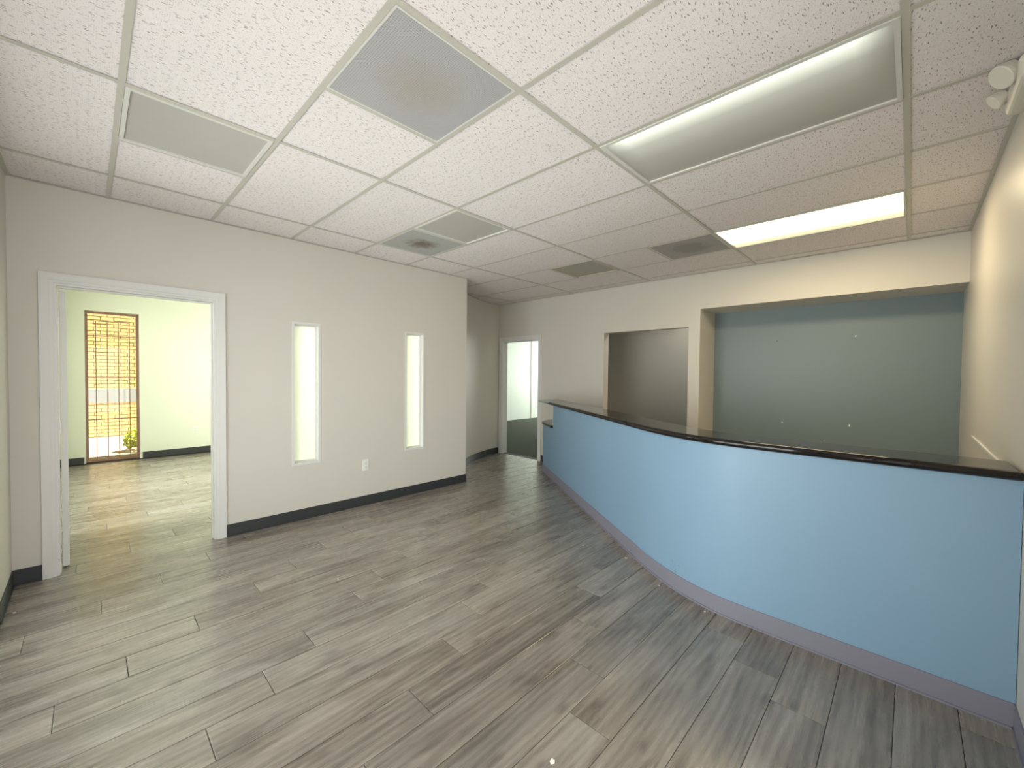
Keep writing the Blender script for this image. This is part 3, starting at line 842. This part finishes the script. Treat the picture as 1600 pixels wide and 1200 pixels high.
# ------------------------------------------------------------------ emergency light at the upper right
t = thing('emergency_light', 'beige twin head emergency light high on the right wall near the ceiling', 'light', (XR, 2.62, 2.52))
obj('housing', bbox((-0.070, -0.17, 0.034), (0.0, 0.18, 0.132), 0.026, 4), M['cream'], t)
def head(loc, aim, r, d):
    bm = bmesh.new()
    rot = Vector(aim).to_track_quat('Z', 'Y').to_matrix().to_4x4()
    prof = [(0.45*r, -d), (0.8*r, -0.75*d), (r, -0.2*d), (r, 0.0), (0.9*r, 0.04*d)]
    ring = []
    for (rr, zz) in prof:
        ring.append([bm.verts.new((rr*math.cos(k*math.pi/12), rr*math.sin(k*math.pi/12), zz)) for k in range(24)])
    for a, b in zip(ring[:-1], ring[1:]):
        for k in range(24): bm.faces.new((a[k], a[(k+1) % 24], b[(k+1) % 24], b[k]))
    bm.faces.new(ring[0][::-1]); bm.faces.new(ring[-1])
    bmesh.ops.transform(bm, matrix=Matrix.Translation(loc) @ rot, verts=bm.verts)
    return obj('lamp_head', bm, M['cream'], t, smooth=False)
head((-0.108, -0.10, 0.088), (-0.7, -0.35, -0.55), 0.047, 0.06)
head((-0.108, 0.11, 0.090), (-0.8, -0.1, -0.6), 0.034, 0.05)
for y, z in ((-0.10, 0.092), (0.11, 0.092)):
    bm = bmesh.new(); bmesh.ops.create_cone(bm, cap_ends=True, segments=10, radius1=0.012, radius2=0.012, depth=0.05, matrix=Matrix.Translation((-0.075, y, z)) @ Matrix.Rotation(math.pi/2, 4, 'Y'))
    obj('swivel', bm, M['cream'], t)

# ------------------------------------------------------------------ storefront (behind the camera) and office front window
def storefront(name, u0, u1, z0, z1, n, label):
    bm = bmesh.new(); ya, yb = YF - 0.09, YF - 0.04; t_ = 0.045
    box(bm, (u0, ya, z0), (u1, yb, z0 + t_)); box(bm, (u0, ya, z1 - t_), (u1, yb, z1))
    for k in range(n + 1):
        x = u0 + (u1 - u0 - t_) * k / n; box(bm, (x, ya, z0 + t_), (x + t_, yb, z1 - t_))
    w_ = obj(name, bm, M['alu']); struct(w_, label, 'window')
    for k in range(n):
        x = u0 + (u1 - u0 - t_) * k / n
        obj('pane', bbox((x + t_, YF - 0.068, z0 + t_), (x + (u1 - u0 - t_) / n, YF - 0.062, z1 - t_)), M['glass'], w_)
storefront('window_4', *SF, 3, 'glazed storefront behind the camera')
storefront('window_5', *OW, 3, 'front window of the office')

bm = bmesh.new(); xa, xb = XR + 0.03, XR + 0.08; y0, y1, z0, z1 = ENT
box(bm, (xa, y0, z0), (xb, y0 + 0.045, z1)); box(bm, (xa, y1 - 0.045, z0), (xb, y1, z1)); box(bm, (xa, y0 + 0.045, z1 - 0.045), (xb, y1 - 0.045, z1))
box(bm, (xa, 0.80, z0), (xb, 0.845, z1 - 0.045))
w_ = obj('window_6', bm, M['alu']); struct(w_, 'glazed entrance in the right wall beside the camera', 'window')
obj('pane', bbox((XR + 0.052, 0.845, 0.0), (XR + 0.058, y1 - 0.045, z1 - 0.045)), M['glass'], w_)

# ------------------------------------------------------------------ paint chips on the floor
chips = [(-0.912, 1.172, 0.012, 'largest white paint chip, on the planks at the bottom centre'), (-2.186, 3.09, 0.006, 'tiny white chip on the dark planks farthest from the camera'),
         (-1.93, 2.86, 0.006, 'tiny white chip on the planks left of the counter foot'), (-1.56, 2.90, 0.008, 'small white chip close to the counter base near its bend'),
         (-0.86, 2.575, 0.006, 'tiny white chip against the counter base right of its bend'), (-1.19, 2.675, 0.006, 'tiny white chip against the counter base at its bend'),
         (-2.796, 1.182, 0.006, 'tiny white chip alone in the middle of the open floor'), (-3.72, -0.315, 0.008, 'small white chip by the baseboard at the left edge')]
for (x, y, s, lab) in chips:
    bm = bmesh.new(); rr = random.Random(int(x * 1000))
    k = 5; pp = [(s * rr.uniform(0.6, 1.2) * math.cos(i*2*math.pi/k), s * rr.uniform(0.6, 1.2) * math.sin(i*2*math.pi/k)) for i in range(k)]
    prism(bm, pp, 0.0003, 0.0025)
    o = obj('paint_chip', bm, M['chip'], None, (x, y, 0)); tag(o, lab, 'debris', 'paint chips on the floor')
